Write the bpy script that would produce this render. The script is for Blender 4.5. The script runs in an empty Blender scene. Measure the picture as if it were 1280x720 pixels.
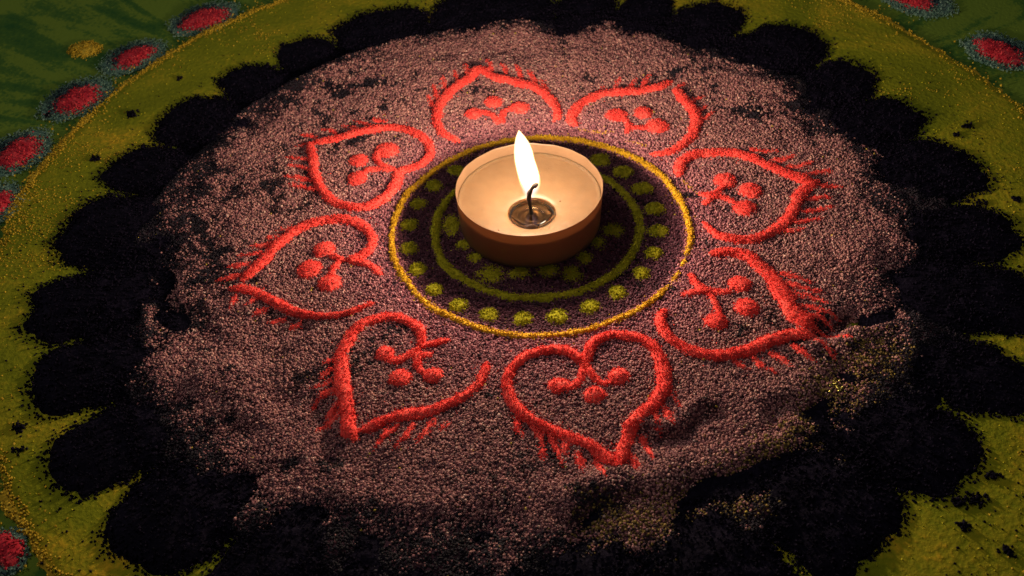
import bpy, math, random
import numpy as np
random.seed(7); rng = np.random.default_rng(7)
S = 0.001                      # all shapes below are laid out in millimetres
scene = bpy.context.scene
C = scene.collection
PI = math.pi

# ---------------------------------------------------------------- camera
cam_d = bpy.data.cameras.new('camera'); cam = bpy.data.objects.new('camera', cam_d); C.objects.link(cam)
from mathutils import Matrix, Vector
rt = Vector((0.99786, -0.04573, -0.04680)); up = Vector((0.06544, 0.69710, 0.71400)); fw = Vector((0.0, 0.71560, -0.69850))
M = Matrix((rt, up, -fw)).transposed().to_4x4()
M.translation = Vector((-8.37, -203.46, 177.11)) * S
cam.matrix_world = M
cam_d.sensor_width = 36; cam_d.lens = 36.01; cam_d.clip_start = 0.01; cam_d.clip_end = 20
cam_d.dof.use_dof = True; cam_d.dof.focus_distance = 0.243; cam_d.dof.aperture_fstop = 34
scene.camera = cam

# ---------------------------------------------------------------- light in the room, exposure
world = bpy.data.worlds.new('World'); scene.world = world; world.use_nodes = True
bg = world.node_tree.nodes['Background']; bg.inputs[0].default_value = (0.92, 0.86, 0.90, 1); bg.inputs[1].default_value = 0.08
def area(name, loc, target, size, power, col):
    d = bpy.data.lights.new(name, 'AREA'); d.shape = 'DISK'; d.size = size; d.energy = power; d.color = col
    o = bpy.data.objects.new(name, d); C.objects.link(o); o.location = loc
    o.rotation_euler = (Vector(target) - Vector(loc)).to_track_quat('-Z', 'Y').to_euler()
    return o
area('room_lamp', (-0.80, 0.62, 1.1), (0, 0, 0), 0.5, 4.6, (1.0, 0.90, 0.80))
FLAME_POWER = 5.4
FLAME_COLOR = (1.0, 0.76, 0.54)
vs = scene.view_settings
vs.view_transform = 'Standard'; vs.look = 'None'; vs.exposure = 0; vs.gamma = 1; vs.use_curve_mapping = False
scene.render.engine = 'CYCLES'
scene.cycles.max_bounces = 8; scene.cycles.transparent_max_bounces = 12

# ---------------------------------------------------------------- helpers
LAT = rng.random((256, 256))
def vnoise(x, y):
    xi = np.floor(x).astype(int); yi = np.floor(y).astype(int)
    fx = x - xi; fy = y - yi; fx = fx*fx*(3-2*fx); fy = fy*fy*(3-2*fy)
    a = LAT[xi & 255, yi & 255]; b = LAT[(xi+1) & 255, yi & 255]; c = LAT[xi & 255, (yi+1) & 255]; d = LAT[(xi+1) & 255, (yi+1) & 255]
    return (a*(1-fx)+b*fx)*(1-fy)+(c*(1-fx)+d*fx)*fy - 0.5
def fbm(x, y, s, o=3, ox=0.0):
    r = 0; a = 1.0
    for k in range(o):
        r = r + a*vnoise(np.asarray(x)/s+17.3*k+ox, np.asarray(y)/s+9.1*k+ox*1.7); s *= 0.5; a *= 0.5
    return r
def sstep(a, b, x):
    t = np.clip((x-a)/(b-a), 0, 1); return t*t*(3-2*t)

def catmull(pts, step=0.5):
    P = np.array(pts, float); P = np.vstack([2*P[0]-P[1], P, 2*P[-1]-P[-2]])
    out = []
    for i in range(1, len(P)-2):
        n = max(2, int(np.hypot(*(P[i+1]-P[i])[:2])/step))
        t = np.linspace(0, 1, n, endpoint=False)[:, None]
        out.append(0.5*((2*P[i])+(-P[i-1]+P[i+1])*t+(2*P[i-1]-5*P[i]+4*P[i+1]-P[i+2])*t**2+(-P[i-1]+3*P[i]-3*P[i+1]+P[i+2])*t**3))
    out.append(P[-2][None]); return np.vstack(out)

OCT_V = np.array([(1,0,0),(-1,0,0),(0,1,0),(0,-1,0),(0,0,1),(0,0,-1)], float)
OCT_F = np.array([(0,2,4),(2,1,4),(1,3,4),(3,0,4),(2,0,5),(1,2,5),(3,1,5),(0,3,5)])
def grains(P, r0, r1):
    """irregular eight-sided grains at P (n,3): vertices, faces, a random value per vertex"""
    n = len(P)
    if n == 0: return np.zeros((0,3)), np.zeros((0,3), int), np.zeros(0)
    a = rng.normal(size=(n,3)); a /= np.linalg.norm(a, axis=1)[:, None]
    b = rng.normal(size=(n,3)); b -= (a*b).sum(1)[:, None]*a; b /= np.linalg.norm(b, axis=1)[:, None]
    c = np.cross(a, b)
    R = np.stack([a, b, c], 1)*rng.uniform(0.65, 1.2, (n,3,1))*rng.uniform(r0, r1, (n,1,1))
    V = (np.einsum('kj,nji->nki', OCT_V, R)+P[:, None, :]).reshape(-1, 3)
    F = (OCT_F[None]+6*np.arange(n)[:, None, None]).reshape(-1, 3)
    return V, F, np.repeat(rng.random(n), 6)

class MB:
    """collects quads/tris in millimetres and builds ONE mesh object"""
    def __init__(s): s.v = []; s.q = []; s.t = []; s.g = []; s.n = 0
    def add(s, V, Q=None, T=None, g=None):
        V = np.asarray(V, float)
        if Q is not None and len(Q): s.q.append(np.asarray(Q)+s.n)
        if T is not None and len(T): s.t.append(np.asarray(T)+s.n)
        s.v.append(V); s.g.append(np.full(len(V), 0.5) if g is None else g); s.n += len(V); return s
    def grid(s, X, Y, Z, closed=False):
        n, m = X.shape; V = np.stack([X, Y, Z], -1).reshape(-1, 3)
        i = np.arange(n if closed else n-1)[:, None]; j = np.arange(m-1)[None]
        i2 = (i+1) % n
        Q = np.stack([i*m+j, i2*m+j, i2*m+j+1, i*m+j+1], -1).reshape(-1, 4)
        return s.add(V, Q)
    def grain(s, P, r0, r1):
        V, F, g = grains(np.asarray(P), r0, r1); return s.add(V, None, F, g)
    def build(s, name, mat, parent=None, origin=(0,0,0), smooth=False):
        V = (np.vstack(s.v)-np.array(origin))*S
        Q = np.vstack(s.q) if s.q else np.zeros((0,4), int); T = np.vstack(s.t) if s.t else np.zeros((0,3), int)
        me = bpy.data.meshes.new(name)
        me.vertices.add(len(V)); me.vertices.foreach_set('co', V.astype(np.float32).ravel())
        nl = Q.size+T.size; me.loops.add(nl); me.polygons.add(len(Q)+len(T))
        me.loops.foreach_set('vertex_index', np.concatenate([Q.ravel(), T.ravel()]).astype(np.int32))
        st = np.concatenate([np.arange(len(Q))*4, Q.size+np.arange(len(T))*3]).astype(np.int32)
        me.polygons.foreach_set('loop_start', st)
        me.update(calc_edges=True); me.validate()
        if smooth and len(Q):
            sm = np.zeros(len(me.polygons), bool); sm[:len(Q)] = True; me.polygons.foreach_set('use_smooth', sm)
        at = me.attributes.new('grain', 'FLOAT', 'POINT'); at.data.foreach_set('value', np.concatenate(s.g).astype(np.float32))
        me.materials.append(mat)
        o = bpy.data.objects.new(name, me); C.objects.link(o)
        if parent: o.parent = parent
        else: o.location = Vector(origin)*S
        return o
def tag(o, label, cat, group=None, kind=None):
    o['label'] = label; o['category'] = cat
    if group: o['group'] = group
    if kind: o['kind'] = kind
    return o
def thing(name, loc, label, cat, group=None):
    o = bpy.data.objects.new(name, None); o.empty_display_size = 0.01; C.objects.link(o); o.location = Vector(loc)*S
    return tag(o, label, cat, group)

# ---------------------------------------------------------------- materials
def nodes(name):
    m = bpy.data.materials.new(name); m.use_nodes = True; nt = m.node_tree; nt.nodes.clear()
    return m, nt, nt.nodes.new('ShaderNodeOutputMaterial')
def N(nt, t, **kw):
    n = nt.nodes.new(t)
    for k, v in kw.items():
        if k.startswith('_'): n.inputs[k[1:].replace('_', ' ')].default_value = v
        else: setattr(n, k, v)
    return n
def ramp(nt, stops, interp='LINEAR'):
    r = nt.nodes.new('ShaderNodeValToRGB'); cr = r.color_ramp; cr.interpolation = interp
    while len(cr.elements) < len(stops): cr.elements.new(0.5)
    for e, (p, c) in zip(cr.elements, stops): e.position = p; e.color = (*c, 1)
    return r
def powder(name, c0, c1, c2, scale=1400, bump=0.0004, rough=0.95, spec=0.15):
    """fine pigment powder: colour varies from grain to grain and in soft patches"""
    m, nt, out = nodes(name); L = nt.links.new
    b = N(nt, 'ShaderNodeBsdfPrincipled'); b.inputs['Roughness'].default_value = rough; b.inputs['Specular IOR Level'].default_value = spec
    tc = N(nt, 'ShaderNodeTexCoord')
    n1 = N(nt, 'ShaderNodeTexNoise', _Scale=scale, _Detail=3.0); L(tc.outputs['Object'], n1.inputs['Vector'])
    n2 = N(nt, 'ShaderNodeTexNoise', _Scale=160.0, _Detail=4.0); L(tc.outputs['Object'], n2.inputs['Vector'])
    at = N(nt, 'ShaderNodeAttribute', attribute_name='grain')
    a1 = N(nt, 'ShaderNodeMath', operation='MULTIPLY'); a1.inputs[1].default_value = 0.45; L(at.outputs['Fac'], a1.inputs[0])
    a2 = N(nt, 'ShaderNodeMath', operation='MULTIPLY_ADD'); a2.inputs[1].default_value = 0.75; L(n1.outputs['Fac'], a2.inputs[0]); L(a1.outputs[0], a2.inputs[2])
    a3 = N(nt, 'ShaderNodeMath', operation='MULTIPLY_ADD'); a3.inputs[1].default_value = 0.5; L(n2.outputs['Fac'], a3.inputs[0]); L(a2.outputs[0], a3.inputs[2])
    r = ramp(nt, [(0.55, c0), (0.85, c1), (1.0, c2)]); L(a3.outputs[0], r.inputs[0])
    L(r.outputs[0], b.inputs['Base Color'])
    bp = N(nt, 'ShaderNodeBump', _Strength=0.8, _Distance=bump); L(n1.outputs['Fac'], bp.inputs['Height']); L(bp.outputs[0], b.inputs['Normal'])
    L(b.outputs[0], out.inputs[0]); return m
RED = powder('red_powder', (0.64,0.036,0.032), (0.84,0.070,0.058), (0.92,0.13,0.10))
ORANGE = powder('orange_yellow_powder', (0.42,0.22,0.012), (0.62,0.34,0.015), (0.72,0.44,0.03))
LIME = powder('yellow_green_powder', (0.23,0.21,0.006), (0.36,0.33,0.010), (0.48,0.42,0.02))
BLACK = powder('black_powder', (0.0018,0.0014,0.0042), (0.0034,0.0025,0.0072), (0.008,0.006,0.014), spec=0.05)
PLUM = powder('plum_powder', (0.035,0.014,0.022), (0.075,0.032,0.045), (0.14,0.065,0.075))
TEAL = powder('teal_powder', (0.045,0.105,0.080), (0.080,0.155,0.120), (0.14,0.22,0.175), scale=900)
NAVY = powder('navy_powder', (0.008,0.018,0.035), (0.015,0.035,0.05), (0.04,0.07,0.08), scale=900)
CRIMSON = powder('crimson_powder', (0.22,0.008,0.018), (0.38,0.016,0.030), (0.52,0.05,0.06), scale=900)
MUSTARD = powder('mustard_powder', (0.24,0.16,0.012), (0.40,0.26,0.015), (0.50,0.34,0.03), scale=700)

# ---------------------------------------------------------------- the drawing, laid out on the mound (millimetres)
RING_DOTS = [(18.7, 27.3, 3.1, 3.4), (24.5, 21.1, 3.0, 3.3), (28.8, 13.4, 3.0, 3.2), (30.9, 4.7, 2.9, 3.0), (30.5, -4.2, 2.7, 2.9), (28.2, -12.5, 2.5, 2.8), (24.0, -19.8, 2.5, 2.7), (17.3, -26.0, 2.4, 2.8), (10.2, -30.2, 2.6, 2.9), (2.0, -32.8, 2.8, 3.0), (-6.2, -32.8, 2.6, 2.8), (-14.4, -30.7, 2.7, 2.8), (-21.8, -26.7, 2.5, 2.8), (-27.7, -20.6, 2.3, 2.7), (-32.0, -12.9, 2.3, 3.1), (-34.4, -4.7, 2.6, 2.9), (-34.4, 4.6, 2.5, 3.0), (-32.2, 13.1, 2.6, 2.8), (-28.1, 20.6, 2.6, 3.0), (-22.1, 26.8, 2.6, 2.7)]
PETALS = [(-23.3, 3.1, 3.1, 5.4), (-13.7, -16.4, 4.2, 4.3), (6.8, -18.4, 2.9, 3.9), (18.9, -2.7, 3.3, 3.7), (-20.3, -4.5, 2.2, 2.6), (-17.4, -9.9, 2.1, 2.5), (-6.2, -16.6, 3.5, 2.7), (1.0, -16.3, 3.4, 3.1), (10.6, -12.6, 2.5, 3.0), (14.6, -7.0, 2.1, 3.1)]
HEARTS = []
HEARTS.append(dict(strokes = [[(-64.2, 44.5), (-57.7, 45.5), (-50.0, 47.4), (-42.1, 49.1), (-36.1, 47.0), (-31.4, 42.6), (-29.3, 36.9), (-29.7, 32.7), (-32.5, 29.4), (-36.9, 27.8), (-39.4, 28.1)], [(-65.2, 44.7), (-63.1, 36.4), (-62.1, 29.0), (-60.0, 22.7), (-56.0, 16.5), (-51.5, 13.2), (-46.7, 12.7), (-42.5, 15.1), (-39.7, 19.6), (-38.3, 24.4), (-39.1, 28.1)]], stems = [[(-39.1, 28.1), (-43.3, 31.1), (-44.7, 34.9), (-43.6, 37.4)], [(-39.7, 28.1), (-43.8, 29.1), (-47.0, 28.9), (-48.7, 27.1)]], fr = [[(-42.9, 51.7), (-47.7, 54.2)], [(-47.5, 50.8), (-52.7, 54.3)], [(-50.8, 49.7), (-56.4, 53.0)], [(-57.3, 48.2), (-63.0, 51.4)], [(-63.1, 47.2), (-68.1, 49.2)], [(-66.2, 44.8), (-69.4, 43.5)], [(-64.3, 35.4), (-71.3, 38.3)], [(-63.1, 30.1), (-70.8, 34.0)], [(-62.4, 25.5), (-70.8, 28.4)], [(-61.1, 21.4), (-69.2, 25.2)]], dots= [(-42.0, 37.8, 3.9, 4.3), (-49.8, 33.9, 3.1, 3.7), (-49.6, 25.6, 2.8, 4.1)], w=((1.7,1.7),(1.6,1.9))))
HEARTS.append(dict(strokes = [[(-76.5, -13.6), (-74.1, -9.6), (-71.3, -4.9), (-68.5, 0.0), (-65.0, 4.6), (-60.2, 7.6), (-54.2, 8.5), (-49.0, 6.8), (-45.5, 3.0), (-44.1, -1.6), (-45.3, -5.9), (-48.1, -7.8), (-51.0, -8.3)], [(-79.5, -15.7), (-75.5, -16.7), (-71.0, -18.9), (-66.3, -22.6), (-61.8, -25.6), (-57.0, -27.4), (-52.3, -28.1), (-48.2, -27.5), (-45.1, -25.9), (-42.4, -24.5)]], stems = [[(-50.0, -8.4), (-53.0, -7.0), (-55.1, -5.3)], [(-50.0, -8.4), (-46.0, -9.8), (-43.0, -11.9), (-41.2, -14.8)], [(-51.9, -8.2), (-53.6, -11.6), (-53.9, -14.3)]], fr = [[(-65.6, 5.8), (-70.1, 5.5)], [(-68.4, 3.4), (-73.3, 2.7)], [(-70.0, 0.5), (-76.9, -0.3)], [(-72.6, -2.9), (-79.4, -3.5)], [(-75.0, -7.0), (-81.7, -8.0)], [(-76.7, -11.8), (-83.8, -12.9)], [(-71.8, -20.1), (-74.5, -22.2)], [(-68.5, -23.7), (-72.4, -25.8)], [(-63.9, -27.4), (-68.4, -28.3)], [(-60.0, -29.0), (-63.5, -30.5)], [(-77.2, -18.3), (-78.3, -23.5)]], dots= [(-56.5, -3.4, 3.2, 3.7), (-59.8, -10.6, 3.5, 4.1), (-54.0, -16.4, 3.4, 3.6)], w=((1.9,1.9,1.5),(1.7,1.8,1.2,0.6))))
HEARTS.append(dict(strokes = [[(-44.5, -66.0), (-46.4, -61.8), (-47.0, -56.4), (-48.1, -51.4), (-48.9, -46.2), (-49.1, -41.0), (-47.7, -35.7), (-45.2, -31.8), (-41.2, -29.9), (-37.1, -29.8), (-33.5, -31.8), (-31.1, -34.4), (-30.4, -37.9), (-31.0, -40.6)], [(-43.8, -63.2), (-40.6, -62.3), (-36.5, -60.6), (-31.8, -60.1), (-27.1, -59.3), (-23.4, -57.5), (-19.6, -55.1), (-17.1, -52.2), (-15.9, -49.1), (-15.1, -46.3)]], stems = [[(-31.3, -39.9), (-28.3, -39.5), (-25.8, -38.7), (-23.8, -38.5)], [(-31.2, -42.9), (-27.8, -42.5)], [(-38.8, -42.9), (-36.1, -44.0), (-33.2, -42.4), (-31.3, -40.6)], [(-31.0, -41.3), (-31.2, -45.8), (-29.6, -48.9)]], fr = [[(-50.5, -41.9), (-53.5, -43.9)], [(-50.5, -45.5), (-53.8, -48.7)], [(-50.0, -48.1), (-55.7, -50.7)], [(-49.6, -50.9), (-55.3, -56.3)], [(-48.6, -54.4), (-52.4, -59.5)], [(-47.9, -57.5), (-53.6, -62.1)], [(-37.3, -62.6), (-40.4, -69.2)], [(-35.0, -62.7), (-39.0, -67.0)], [(-31.8, -62.4), (-36.1, -69.5)], [(-27.1, -61.6), (-31.2, -68.2)], [(-23.9, -63.1), (-25.9, -65.5)]], dots= [(-38.9, -41.6, 2.5, 3.0), (-35.2, -49.3, 3.0, 3.1), (-27.5, -49.1, 2.8, 2.5)], w=((2.0,2.2,1.6,1.6),(1.5,1.8,1.6,1.2))))
HEARTS.append(dict(strokes = [[(6.8, -48.9), (4.0, -45.0), (0.3, -43.8), (-4.7, -44.6), (-8.6, -47.5), (-10.6, -50.9), (-10.8, -55.0), (-9.7, -59.1), (-7.3, -62.6), (-3.4, -65.9), (0.4, -68.4), (4.3, -70.6), (7.5, -73.3), (10.1, -76.5), (10.9, -77.8)], [(7.6, -49.0), (8.3, -44.7), (10.8, -41.6), (15.3, -40.5), (19.6, -41.6), (23.0, -44.5), (24.5, -49.0), (24.5, -53.9), (23.3, -58.6), (20.4, -62.3), (16.9, -65.3), (14.5, -68.9), (12.9, -73.7), (11.4, -77.5)]], stems = [[(6.6, -48.9), (5.7, -53.0), (3.1, -55.5), (1.2, -55.4)], [(7.6, -49.0), (8.6, -52.6), (11.0, -54.8), (13.2, -54.3)]], fr = [[(-8.8, -61.9), (-8.1, -68.9)], [(-6.3, -64.0), (-4.1, -75.4)], [(-2.5, -67.5), (-0.2, -76.9)], [(0.3, -69.6), (0.9, -74.6)], [(3.3, -72.9), (3.9, -79.0)], [(6.9, -73.8), (8.6, -80.5)], [(13.8, -73.8), (15.1, -79.3)], [(17.4, -69.1), (18.9, -76.6)], [(20.7, -63.7), (21.4, -69.5)], [(23.1, -61.3), (24.7, -67.9)], [(24.7, -56.0), (27.0, -62.9)]], dots= [(0.8, -54.6, 2.9, 2.6), (14.4, -53.0, 2.9, 3.1), (8.5, -57.9, 3.2, 2.8)], w=((1.7,1.5,1.6,1.9),(1.5,1.8,2.0,1.7))))
HEARTS.append(dict(strokes = [[(42.0, -14.9), (46.6, -14.7), (50.8, -16.4), (53.5, -20.4), (55.7, -25.6), (56.9, -31.3), (57.6, -36.1), (59.6, -39.6), (62.2, -42.4)], [(28.3, -33.1), (26.5, -35.9), (26.6, -39.9), (28.3, -43.8), (31.6, -46.6), (35.8, -48.9), (40.8, -48.7), (46.2, -47.3), (50.8, -45.2), (54.8, -44.0), (59.0, -44.1), (61.8, -44.0)]], stems = [[(36.1, -21.6), (36.7, -24.9), (38.7, -27.5), (42.9, -28.6), (45.6, -27.5)], [(32.7, -28.4), (36.2, -28.0), (39.1, -28.3), (40.2, -32.5), (40.5, -35.9)]], fr = [[(57.8, -23.3), (65.5, -27.6)], [(58.5, -26.6), (67.1, -30.9)], [(58.6, -30.1), (67.5, -34.7)], [(59.5, -34.3), (68.7, -39.0)], [(61.0, -37.8), (66.6, -41.5)], [(62.3, -41.8), (68.9, -46.5)], [(59.9, -45.7), (63.8, -51.9)], [(55.0, -46.9), (59.0, -52.7)], [(49.1, -48.8), (54.2, -53.8)], [(45.2, -49.7), (49.9, -55.2)], [(40.6, -49.9), (43.9, -53.5)]], dots= [(47.3, -26.2, 3.3, 3.4), (47.3, -34.2, 3.4, 3.5), (39.2, -38.1, 3.4, 3.1)], w=((1.5,2.3,2.9,2.9),(1.4,1.8,1.9,2.3))))
HEARTS.append(dict(strokes = [[(39.4, 16.8), (40.0, 20.4), (42.1, 24.2), (45.7, 26.3), (50.2, 26.6), (55.6, 26.0), (60.1, 23.5), (64.2, 19.8), (68.3, 16.1), (71.5, 13.4), (75.5, 11.9)], [(76.4, 11.8), (72.4, 9.1), (69.6, 5.6), (67.6, 1.4), (64.6, -3.4), (60.5, -7.2), (55.8, -9.9), (51.1, -10.4), (46.8, -9.0), (44.1, -6.3), (42.5, -2.6)]], stems = [[(43.4, 9.1), (46.3, 8.0), (49.0, 9.6), (50.9, 12.1)], [(43.9, 4.2), (46.6, 6.9), (49.5, 6.9), (52.2, 4.1)]], fr = [[(60.8, 26.7), (69.1, 25.8)], [(65.7, 21.6), (73.5, 23.2)], [(69.3, 18.4), (77.6, 19.9)], [(73.3, 14.8), (81.9, 15.9)], [(76.3, 9.5), (82.8, 8.8)], [(71.1, 4.0), (78.5, 5.1)], [(68.5, -0.9), (77.8, 0.7)], [(65.6, -5.3), (74.4, -3.3)], [(62.1, -8.1), (68.3, -7.3)]], dots= [(51.5, 14.0, 3.6, 3.7), (57.5, 9.1, 3.5, 3.7), (54.4, 2.0, 3.5, 3.8)], w=((1.8,1.9,1.9,2.0),(2.0,2.2,1.6,0.9))))
HEARTS.append(dict(strokes = [[(-13.7, 78.5), (-17.3, 72.6), (-21.9, 67.7), (-25.7, 61.5), (-27.5, 54.5), (-26.8, 46.9), (-24.2, 42.4), (-20.7, 39.6)], [(-13.8, 77.8), (-9.7, 72.4), (-3.7, 69.0), (1.4, 66.3), (5.6, 61.1), (8.1, 54.9), (8.5, 49.8), (7.2, 46.8)]], stems = [[(-15.4, 54.4), (-11.1, 52.0), (-8.7, 47.4)], [(-4.3, 55.7), (-7.4, 52.9), (-8.0, 47.3)]], fr = [[(-28.3, 57.2), (-30.6, 65.3)], [(-26.8, 61.6), (-28.8, 70.5)], [(-24.2, 65.9), (-25.7, 74.3)], [(-21.2, 69.6), (-22.3, 77.4)], [(-17.7, 74.1), (-19.1, 82.1)], [(-10.7, 76.0), (-12.1, 83.4)], [(-5.8, 73.3), (-7.1, 80.6)], [(-1.3, 70.7), (-2.9, 78.6)], [(3.0, 67.5), (0.8, 75.4)], [(6.4, 62.4), (5.0, 69.3)]], dots= [(-16.5, 53.3, 2.8, 3.6), (-2.5, 54.9, 3.3, 3.5), (-10.3, 58.8, 3.1, 3.5)], w=((1.9,2.0,1.9,0.8),(1.9,1.9,2.0,1.0))))
HEARTS.append(dict(strokes = [[(13.4, 43.7), (12.6, 47.5), (14.1, 52.3), (17.8, 56.4), (23.3, 59.3), (29.3, 59.7), (35.2, 59.6), (40.7, 61.0), (44.8, 63.9)], [(44.9, 59.8), (46.3, 54.4), (48.2, 48.4), (48.8, 43.4), (47.5, 38.0), (44.1, 32.5), (40.0, 28.9), (35.7, 27.6), (33.0, 27.9)]], stems = [[(27.0, 47.1), (28.7, 43.2), (27.7, 38.4)], [(36.2, 40.5), (32.7, 40.9), (29.1, 40.7)]], fr = [[(20.3, 58.7), (24.2, 64.3)], [(26.4, 60.7), (29.4, 68.0)], [(30.6, 60.9), (34.2, 67.5)], [(35.1, 61.0), (39.4, 68.6)], [(40.3, 61.1), (43.2, 65.4)], [(45.7, 59.8), (49.0, 62.4)], [(47.8, 50.4), (53.3, 54.9)], [(48.8, 45.9), (53.9, 49.7)], [(49.2, 42.1), (54.9, 46.4)]], dots= [(25.7, 47.9, 4.2, 3.4), (33.8, 48.2, 3.2, 3.4), (37.0, 41.0, 3.9, 4.2)], w=((1.8,1.9,2.0,1.4),(1.8,2.3,2.0,1.1))))
HEART_LABELS = [
 'red powder heart with whole outline, its cleft joined to a fat curl and two dots',
 'red powder heart with one lobe fading open and three round dots on a forked stem',
 'red powder heart with patchy fringe and one lobe left open',
 'red powder heart with two closed lobes, curled spirals and sparse crumbly fringe at its point',
 'red powder heart with the thickest outline, its tip touching the dark furrow in the mound',
 'red powder heart with neat long fringe strokes on both sides of its blunt tip',
 'red powder heart with tall spiky fringe behind the flame tip',
 'red powder heart with a gap at its point beside a stray orange line']
SPOTS = [(-110.8, 126.6, 8.3, 11.6, 11.9, 15.5, 2.268), (-130.4, 103.7, 7.4, 10.4, 11.0, 14.3, 2.45), (-143.6, 80.4, 8.0, 11.1, 11.8, 15.3, 2.614), (-154.7, 53.0, 7.5, 10.5, 11.7, 15.1, 2.798), (-153.4, 28.0, 5.4, 7.6, 9.6, 12.4, 2.95), (135.0, 107.3, 7.3, 10.2, 12.1, 15.6, 0.662), (150.3, 72.7, 7.6, 10.6, 11.4, 14.7, 0.446), (-115.6, -86.4, 4.0, 5.5, 6.2, 8.0, -2.488)]

# ---------------------------------------------------------------- the setting: the floor
FZ = -3.0
def floor_material():
    m, nt, out = nodes('green_floor_powder'); L = nt.links.new
    b = N(nt, 'ShaderNodeBsdfPrincipled'); b.inputs['Roughness'].default_value = 0.95; b.inputs['Specular IOR Level'].default_value = 0.1
    tc = N(nt, 'ShaderNodeTexCoord'); sep = N(nt, 'ShaderNodeSeparateXYZ'); L(tc.outputs['Object'], sep.inputs[0])
    # strokes of the hand: streaks that run outward from the middle of the pattern
    ang = N(nt, 'ShaderNodeMath', operation='ARCTAN2'); L(sep.outputs['Y'], ang.inputs[0]); L(sep.outputs['X'], ang.inputs[1])
    ln = N(nt, 'ShaderNodeVectorMath', operation='LENGTH'); L(tc.outputs['Object'], ln.inputs[0])
    cb = N(nt, 'ShaderNodeCombineXYZ'); am = N(nt, 'ShaderNodeMath', operation='MULTIPLY'); am.inputs[1].default_value = 20.0; L(ang.outputs[0], am.inputs[0]); L(am.outputs[0], cb.inputs[0])
    lm = N(nt, 'ShaderNodeMath', operation='MULTIPLY'); lm.inputs[1].default_value = 28.0; L(ln.outputs['Value'], lm.inputs[0]); L(lm.outputs[0], cb.inputs[1])
    n1 = N(nt, 'ShaderNodeTexNoise', _Scale=1.0, _Detail=4.0, _Distortion=0.6); L(cb.outputs[0], n1.inputs['Vector'])
    n2 = N(nt, 'ShaderNodeTexNoise', _Scale=900.0, _Detail=2.0); L(tc.outputs['Object'], n2.inputs['Vector'])
    n3 = N(nt, 'ShaderNodeTexNoise', _Scale=22.0, _Detail=3.0); L(tc.outputs['Object'], n3.inputs['Vector'])
    mx = N(nt, 'ShaderNodeMath', operation='MULTIPLY_ADD'); mx.inputs[1].default_value = 0.35; L(n2.outputs['Fac'], mx.inputs[0]); L(n1.outputs['Fac'], mx.inputs[2])
    mx2 = N(nt, 'ShaderNodeMath', operation='MULTIPLY_ADD'); mx2.inputs[1].default_value = 0.6; L(n3.outputs['Fac'], mx2.inputs[0]); L(mx.outputs[0], mx2.inputs[2])
    r = ramp(nt, [(0.72, (0.012,0.058,0.012)), (0.92, (0.040,0.095,0.013)), (1.0, (0.095,0.15,0.016))]); L(mx2.outputs[0], r.inputs[0])
    L(r.outputs[0], b.inputs['Base Color'])
    bp = N(nt, 'ShaderNodeBump', _Strength=0.5, _Distance=0.0003); L(n2.outputs['Fac'], bp.inputs['Height']); L(bp.outputs[0], b.inputs['Normal'])
    L(b.outputs[0], out.inputs[0]); return m
x = np.linspace(-420, 420, 85); X, Y = np.meshgrid(x, x, indexing='ij')
fl = MB().grid(X, Y, FZ + 0.25*fbm(X, Y, 60)).build('floor', floor_material(), smooth=True); fl['kind'] = 'structure'

# ---------------------------------------------------------------- yellow-green band round the pattern
CX, CY = -4.0, -1.0
def interp_ang(tab, th):
    a = np.radians([t[0] for t in tab]); v = np.array([t[1] for t in tab], float); o = np.argsort(a); a = a[o]; v = v[o]
    a = np.concatenate([a-2*PI, a, a+2*PI]); v = np.tile(v, 3); return np.interp(th, a, v)
BAND = [(174,144),(166,147.8),(154,151),(145,154),(137,156),(131,158),(122,160),(90,162),(60,162),(43,161),(30.7,156.5),(17,156),(0,152),(-30,146),(-60,140),(-90,136),(-120,135),(-141,136),(-150,136),(-170,141)]
def band_material():
    m, nt, out = nodes('yellow_green_band_powder'); L = nt.links.new
    b = N(nt, 'ShaderNodeBsdfPrincipled'); b.inputs['Roughness'].default_value = 0.95; b.inputs['Specular IOR Level'].default_value = 0.1
    tc = N(nt, 'ShaderNodeTexCoord')
    n1 = N(nt, 'ShaderNodeTexNoise', _Scale=26.0, _Detail=7.0, _Roughness=0.62, _Distortion=1.0); L(tc.outputs['Object'], n1.inputs['Vector'])
    n2 = N(nt, 'ShaderNodeTexNoise', _Scale=800.0, _Detail=3.0); L(tc.outputs['Object'], n2.inputs['Vector'])
    ad = N(nt, 'ShaderNodeMath', operation='MULTIPLY_ADD'); ad.inputs[1].default_value = 0.34; L(n2.outputs['Fac'], ad.inputs[0]); L(n1.outputs['Fac'], ad.inputs[2])
    r = ramp(nt, [(0.45, (0.100,0.118,0.004)), (0.66, (0.160,0.172,0.006)), (0.78, (0.25,0.215,0.009)), (0.88, (0.46,0.29,0.014))]); L(ad.outputs[0], r.inputs[0])
    L(r.outputs[0], b.inputs['Base Color'])
    bp = N(nt, 'ShaderNodeBump', _Strength=0.8, _Distance=0.0004); L(n2.outputs['Fac'], bp.inputs['Height']); L(bp.outputs[0], b.inputs['Normal'])
    L(b.outputs[0], out.inputs[0]); return m
th = np.linspace(0, 2*PI, 720, endpoint=False)
ro = interp_ang(BAND, th); ro = ro + 1.6*fbm(np.cos(th)*150, np.sin(th)*150, 9, 3)
fr = np.concatenate([[-0.02], np.linspace(0, 0.985, 26), [1.0]])
RR = 84 + (ro[:, None]-84)*fr[None]; TT = np.repeat(th[:, None], len(fr), 1)
XX = CX+RR*np.cos(TT); YY = CY+RR*np.sin(TT); ZZ = FZ+0.62+0.25*fbm(XX, YY, 60)+0.28*fbm(XX, YY, 7, 3); ZZ[:, 0] = ZZ[:, -1] = FZ-0.3
band = MB().grid(XX, YY, ZZ, True).build('powder_band', band_material(), smooth=True)
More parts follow.
